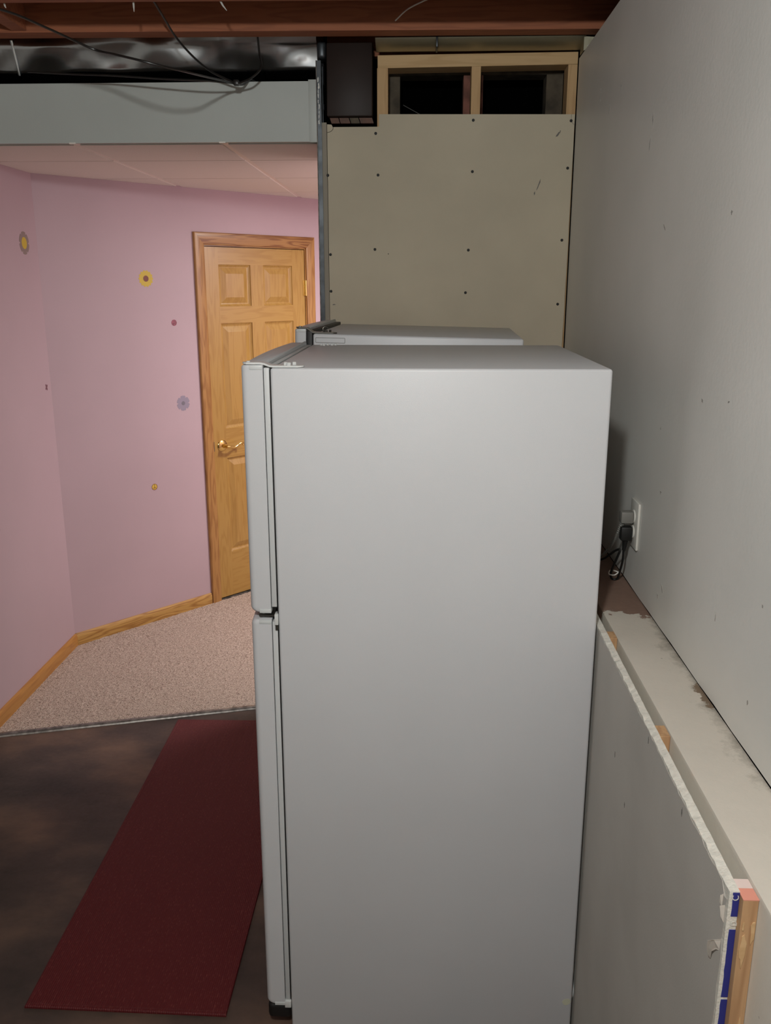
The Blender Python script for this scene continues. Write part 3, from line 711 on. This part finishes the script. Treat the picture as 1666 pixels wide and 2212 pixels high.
# ================================================================== LOWER DRYWALL SHEET on furring strips
ds = empty('drywall_sheet', (.400, .965, 0), label='grey drywall sheet with a ragged white top edge leaning on strips against the ledge', category='drywall')
bm = bmesh.new(); y1 = 1.10
n = 90; lo = []; hi = []
for i in range(n + 1):
    y = y1 * i / n; zt_ = 1.097 + .016 * y / y1
    jag = random.uniform(-.0022, .0015) if i else 0
    lo.append((0 + max(0, random.uniform(-.0006, .0012)), y, zt_ - abs(jag) * 1.6)); hi.append((.0135, y, zt_ + random.uniform(-.0006, .0006)))
bl = [(0, p[1], 0.004) for p in lo]; bh = [(.0135, p[1], .004) for p in hi]
A = [bm.verts.new(p) for p in lo]; B = [bm.verts.new(p) for p in hi]; C_ = [bm.verts.new(p) for p in bl]; D_ = [bm.verts.new(p) for p in bh]
for i in range(n):
    bm.faces.new((A[i], A[i+1], B[i+1], B[i])); bm.faces.new((C_[i], C_[i+1], A[i+1], A[i])); bm.faces.new((B[i], B[i+1], D_[i+1], D_[i])); bm.faces.new((D_[i], D_[i+1], C_[i+1], C_[i]))
bm.faces.new((A[0], B[0], D_[0], C_[0])); bm.faces.new((A[n], C_[n], D_[n], B[n]))
sh = link('gypsum_core', bm, M_gyp_edge, ds)
# grey face paper, torn back raggedly at top and near edge
bm = bmesh.new(); pts = []
for i in range(n + 1):
    y = y1 * i / n; pts.append((-.0006, max(.0035, y), 1.097 + .016 * y / y1 - random.uniform(.0015, .006) - (.012 if i in (0, 1) else 0)))
pts += [(-.0006, y1, .004)]
k = 44
for i in range(k + 1):
    z = .004 + (1.07 - .004) * i / k; pts.append((-.0006, .0035 + random.uniform(-.0015, .003), z))
extr(bm, pts, (.0006, 0, 0)); link('face_paper', bm, M_gyp_gray, ds)
# blue printed edge tape with white marks
bm = bmesh.new()
def tape(za, zb): 
    kk = max(2, int((zb - za) / .01)); L_ = []; R__ = []
    for i in range(kk + 1):
        z = za + (zb - za) * i / kk; L_.append((.0052 + random.uniform(-.0005, .0005), -.0005, z)); R__.append((.0135, -.0005, z))
    extr(bm, L_ + R__[::-1], (0, .0006, 0))
tape(1.060, 1.0955); tape(.935, 1.040); tape(.3, .931); tape(.05, .296)
link('edge_tape', bm, M_blue, ds, label='blue printed paper tape')
def glyph(txt, loc, size):
    cu = bpy.data.curves.new('tape_text', 'FONT'); cu.body = txt; cu.size = size; cu.extrude = .0002; cu.align_x = 'CENTER'; cu.align_y = 'CENTER'
    o = bpy.data.objects.new('tape_text', cu); COL.objects.link(o); cu.materials.append(M_plate); o.parent = ds
    # letters read along the edge, facing the viewer
    me = bpy.data.meshes.new_from_object(o); me.transform(Matrix.Translation(loc) @ Matrix.Rotation(PI / 2, 4, 'X') @ Matrix.Rotation(PI / 2, 4, 'Z'))
    bpy.data.objects.remove(o); bpy.data.curves.remove(cu)
    o = bpy.data.objects.new('printed_letter', me); COL.objects.link(o); o.parent = ds
glyph('p', (.0088, -.0009, 1.0495), .017); glyph('C', (.0088, -.0009, 1.088), .012)
# torn paper flaps
for pts3 in ([(0, .006, 1.020), (-.007, .014, 1.012), (-.011, .024, 1.002), (-.009, .030, .988), (-.004, .036, .970), (-.001, .033, .966), (-.004, .024, .986), (-.002, .016, .996), (0, .009, 1.000)],
             [(-.0007, .014, 1.083), (-.004, .017, 1.078), (-.003, .020, 1.066), (-.0007, .016, 1.060)],
             [(-.0007, .006, 1.072), (-.005, .012, 1.066), (-.0035, .010, 1.052), (-.0007, .005, 1.046)]):
    bm = bmesh.new(); extr(bm, pts3, (-.0004, -.0007, 0)); link('torn_paper', bm, M_paper, ds)
bm = bmesh.new(); extr(bm, [(-.0007, .0165, 1.080), (-.0007, .021, 1.076), (-.0007, .0205, 1.062), (-.0007, .017, 1.064)], (-.0004, 0, 0)); link('tear', bm, M_kick, ds)
for (y, z) in [(.52, .88), (.40, 1.085), (.20, 1.078), (.62, .93)]:
    bm = bmesh.new(); blob(bm, (-.0006, y, z), (0, 1, 0), (0, 0, 1), (-1, 0, 0), (.002, .006), th=.0004, jag=.4); link('nick', bm, M_mark, ds)
# furring strips behind
for i, (ya, yb) in enumerate([(-.012, .028), (.392, .430), (.808, .846)]):
    bm = bmesh.new(); box(bm, .0138, .0335, ya, yb, 0.0, 1.094 + .004 * i, bev=.0006)
    st_ = link('furring_strip', bm, M_joist_end, ds)
    if i == 0:
        obox('pink_paint_dab', mat('salmon_paint', (222, 150, 130), .6), st_, .0136, .0337, -.0122, .010, 1.0935, 1.0946)
        obox('pale_paint_dab', mat('pale_paint', (226, 206, 198), .6), st_, .0136, .0337, .0102, .0282, 1.0935, 1.0946)
        for (x, z, a, b) in [(.030, 1.045, .003, .018), (.020, 1.02, .005, .022), (.017, 1.055, .0015, .006), (.027, .88, .006, .03)]:
            bm = bmesh.new(); blob(bm, (x, -.012, z), (1, 0, 0), (0, 0, 1), (0, -1, 0), (a, b), th=.0012, jag=.35); link('splinter', bm, M_studx, st_)

# ================================================================== OUTLET, PLUGS
out = empty('wall_outlet', (XW, 2.106, 1.268), label='white duplex outlet plate on the right wall behind the refrigerator', category='outlet')
bm = bmesh.new(); box(bm, -.0062, 0, -.038, .038, -.059, .059, bev=.0022, seg=2); link('cover_plate', bm, M_plate, out, smooth=True)
for z in (.0195, -.0195):
    bm = bmesh.new(); cyl(bm, (-.006, 0, z), (-1, 0, 0), .0165, .003, 24, .001); rc = link('receptacle', bm, M_plate, out, smooth=True)
    for y in (-.006, .006):
        obox('slot', M_black, rc, -.0094, -.0088, y - .001, y + .001, z + .001, z + .009)
bm = bmesh.new(); cyl(bm, (-.006, 0, 0), (-1, 0, 0), .003, .0012, 10); link('screw', bm, M_dkmetal, out)
# white cord: plug, ribbed relief, cable going behind the refrigerator
wc = empty('power_cord', (XW - .0095, 2.106, 1.2875), label='white appliance cord plugged into the upper socket', category='power cord')
bm = bmesh.new(); box(bm, -.030, 0, -.013, .013, -.016, .013, bev=.003, seg=2); link('plug', bm, mat('shaded_white_plug', (118, 117, 112), .5), wc, smooth=True)  # white plastic with the shadow on it painted in as grey
bm = bmesh.new(); pth = [Vector((-.022, 0, -.014)).lerp(Vector((-.030, .014, -.046)), t) for t in np.linspace(0, 1, 13)]
tube(bm, pth, [.0072 - .003 * i / 12 - (.0016 if i % 2 else 0) for i in range(13)], 10); link('strain_relief', bm, bpy.data.materials['shaded_white_plug'], wc, smooth=True)
bm = bmesh.new(); tube(bm, spline([(-.030, .014, -.046), (-.038, .035, -.085), (-.052, .085, -.13), (-.068, .16, -.165), (-.075, .26, -.180), (-.07, .5, -.1825)]), .0036, 8); link('cable', bm, bpy.data.materials['shaded_white_plug'], wc, smooth=True)
bc = empty('power_cord', (XW - .0095, 2.106, 1.2485), label='black appliance cord plugged into the lower socket', category='power cord')
bm = bmesh.new(); box(bm, -.028, 0, -.013, .013, -.022, .014, bev=.004, seg=2); link('plug', bm, M_kick, bc, smooth=True)
bm = bmesh.new(); tube(bm, [(-.014, 0, -.02), (-.014, .002, -.034), (-.015, .004, -.05)], [.008, .006, .0045], 10); link('strain_relief', bm, M_kick, bc, smooth=True)
bm = bmesh.new()
tube(bm, spline([(-.015, .004, -.048), (-.013, .016, -.085), (-.012, .045, -.125), (-.014, .055, -.143), (-.026, .058, -.1445), (-.032, .050, -.125), (-.026, .02, -.075), (-.022, .012, -.052), (-.03, .03, -.06), (-.05, .06, -.09), (-.07, .12, -.12), (-.085, .2, -.143), (-.085, .4, -.143)]), .003, 8)
link('cable', bm, M_kick, bc, smooth=True)
bm = bmesh.new(); tube(bm, spline([(-.010, .046, -.118), (-.024, .040, -.128), (-.036, .052, -.130), (-.030, .060, -.122), (-.006, .052, -.126)]), .0018, 6); link('twist_tie', bm, M_plate, bc, smooth=True)

# ================================================================== DUCTS
bm = bmesh.new()
# broad shiny duct behind the bulkhead, lower front leaning forward and crumpled
nx, nz = 120, 14; rng = np.random.default_rng(5)
ph = rng.uniform(0, 6, 12)
def wv(x, t): return .012 * math.sin(5.1*x + ph[0]) + .008 * math.sin(8.7*x + ph[1] + 3*t) + .0045 * math.sin(17*x + ph[2] - 5*t) + .0022 * math.sin(31*x + ph[3] + 7*t)
grid = []
for j in range(nz + 1):
    t = j / nz
    row = []
    for i in range(nx + 1):
        x = -3.0 + 2.62 * i / nx
        if t < .7: s = t / .7; y = 3.400 + .042 * s; z = 2.685 - .100 * s
        else: s = (t - .7) / .3; y = 3.442 + .55 * s; z = 2.585 - .004 * s
        amp = 1.0 if .02 < t < .7 else .35
        seam = 0.006 if abs(((x + 3.0) % .92) - .46) < .012 else 0
        row.append(bm.verts.new((x, y + wv(x, t) * amp - seam, z + wv(x + 1.3, t) * .25 * amp)))
    grid.append(row)
for j in range(nz):
    for i in range(nx): bm.faces.new((grid[j][i], grid[j][i+1], grid[j+1][i+1], grid[j+1][i]))
top = [bm.verts.new((v.co.x, 3.40, 2.89)) for v in grid[0]]
for i in range(nx): bm.faces.new((top[i], top[i+1], grid[0][i+1], grid[0][i]))
duct = link('air_duct', bm, M_duct, None, smooth='all', label='broad crumpled silver duct running above the grey bulkhead', category='duct')
for x in (-1.475, -2.40):
    bm = bmesh.new(); tube(bm, [(x, 3.392, 2.69), (x, 3.434, 2.583)], .006, 8); link('seam', bm, M_duct, duct, smooth=True)
# stack duct dropping down the partition
sd = empty('stack_duct', (-.256, YP, 2.4), label='narrow dark vertical duct dropping beside the open studs', category='duct')
bm = bmesh.new(); extr(bm, [(-.080, -.022, .016), (-.080, -.004, .255), (-.080, .085, .255), (-.080, .085, .016)], (.160, 0, 0)); bmesh.ops.bevel(bm, geom=bm.edges[:], offset=.004, segments=2, profile=.5, affect='EDGES'); link('duct_body', bm, M_duct2, sd, smooth=True)
bm = bmesh.new(); box(bm, -.113, -.082, -.006, .08, .205, .262, bev=.012, seg=4); link('elbow', bm, M_steel, sd, smooth=True)
# sheet-metal pan strip above the top plate
pn = empty('sheet_metal_pan', (.19, 3.29, 2.63), label='shiny galvanised strip between the joist and the stud frame', category='sheet metal')
bm = bmesh.new(); pr = [(-.034, .022), (-.028, .014), (.030, -.006), (.048, -.004), (.048, 0), (.03, -.002), (-.026, .018)]
def strip(x0, x1):
    b_ = bmesh.new(); rings = []
    for k in range(16):
        x = x0 + (x1 - x0) * k / 15; w_ = .0012 * math.sin(21 * x)
        rings.append([(x, a + w_, b + w_ * .4) for a, b in pr])
    loft(b_, rings); return b_
link('strip', strip(-.352, -.142), M_pan, pn, smooth=True); link('strip', strip(-.142, .358), M_pan, pn, smooth=True)
obox('seam', M_steel, pn, -.146, -.139, -.036, .046, -.009, .024, bev=.002)
bm = bmesh.new(); extr(bm, [(.352, -.03, .02), (.385, -.03, .018), (.388, -.03, .002), (.378, -.03, -.012), (.352, -.03, -.024)], (0, .07, 0)); link('folded_end', bm, M_pan, pn)
for p in ((.366, -.0315, -.010), (.384, -.0315, .004)):
    bm = bmesh.new(); cyl(bm, p, (0, -1, 0), .0022, .002, 8); link('rivet', bm, M_hinge, pn)

# ================================================================== CABLES in front of the bulkhead
def cable(name, label, pts, r=.0035):
    bm = bmesh.new(); tube(bm, spline(pts, 8), r, 8); o = link(name, bm, M_cable, None, smooth=True)
    o['label'] = label; o['category'] = 'cable'; return o
CA = [(-0.82, 2.88, 2.685), (-0.811, 3.0, 2.649), (-0.801, 3.09, 2.619), (-0.766, 3.15, 2.578), (-0.723, 3.19, 2.544), (-0.683, 3.22, 2.526), (-0.63, 3.27, 2.512), (-0.61, 3.33, 2.538), (-0.6, 3.38, 2.545)]
CB = [(-1.25, 2.38, 2.545), (-1.109, 2.5, 2.541), (-1.046, 2.64, 2.533), (-0.966, 2.77, 2.51), (-0.882, 2.72, 2.482), (-0.804, 2.68, 2.458), (-0.744, 2.7, 2.446), (-0.699, 2.78, 2.449), (-0.679, 2.93, 2.468), (-0.658, 3.1, 2.491), (-0.628, 3.26, 2.51), (-0.61, 3.33, 2.538), (-0.6, 3.38, 2.545)]
cable('ceiling_cable', 'thin dark cable running just above the bulkhead top, hardly visible against the dark', [(-1.346, 3.2, 2.544), (-1.199, 3.19, 2.534), (-1.037, 3.18, 2.525), (-0.874, 3.16, 2.51), (-0.729, 3.14, 2.499), (-0.646, 3.19, 2.501), (-0.624, 3.27, 2.512), (-0.61, 3.33, 2.538), (-0.6, 3.38, 2.545)], .003)
cable('ceiling_cable', 'dark cable dropping steeply from the joists to the bulkhead top', CA)
cable('ceiling_cable', 'dark cable crossing the silver duct in a long shallow sag', CB)
cable('ceiling_cable', 'short dark cable looping from the joist back to the knot at the bulkhead', [(-.56, 3.24, 2.655), (-.555, 3.235, 2.60), (-.545, 3.20, 2.551), (-.575, 3.18, 2.515), (-.62, 3.20, 2.503)])
bm = bmesh.new(); box(bm, -.641, -.622, 3.19, 3.212, 2.495, 2.513, bev=.004); link('cable_clip', bm, M_cable, None, smooth=True, label='small black clip holding the cables at the bulkhead top', category='clip')
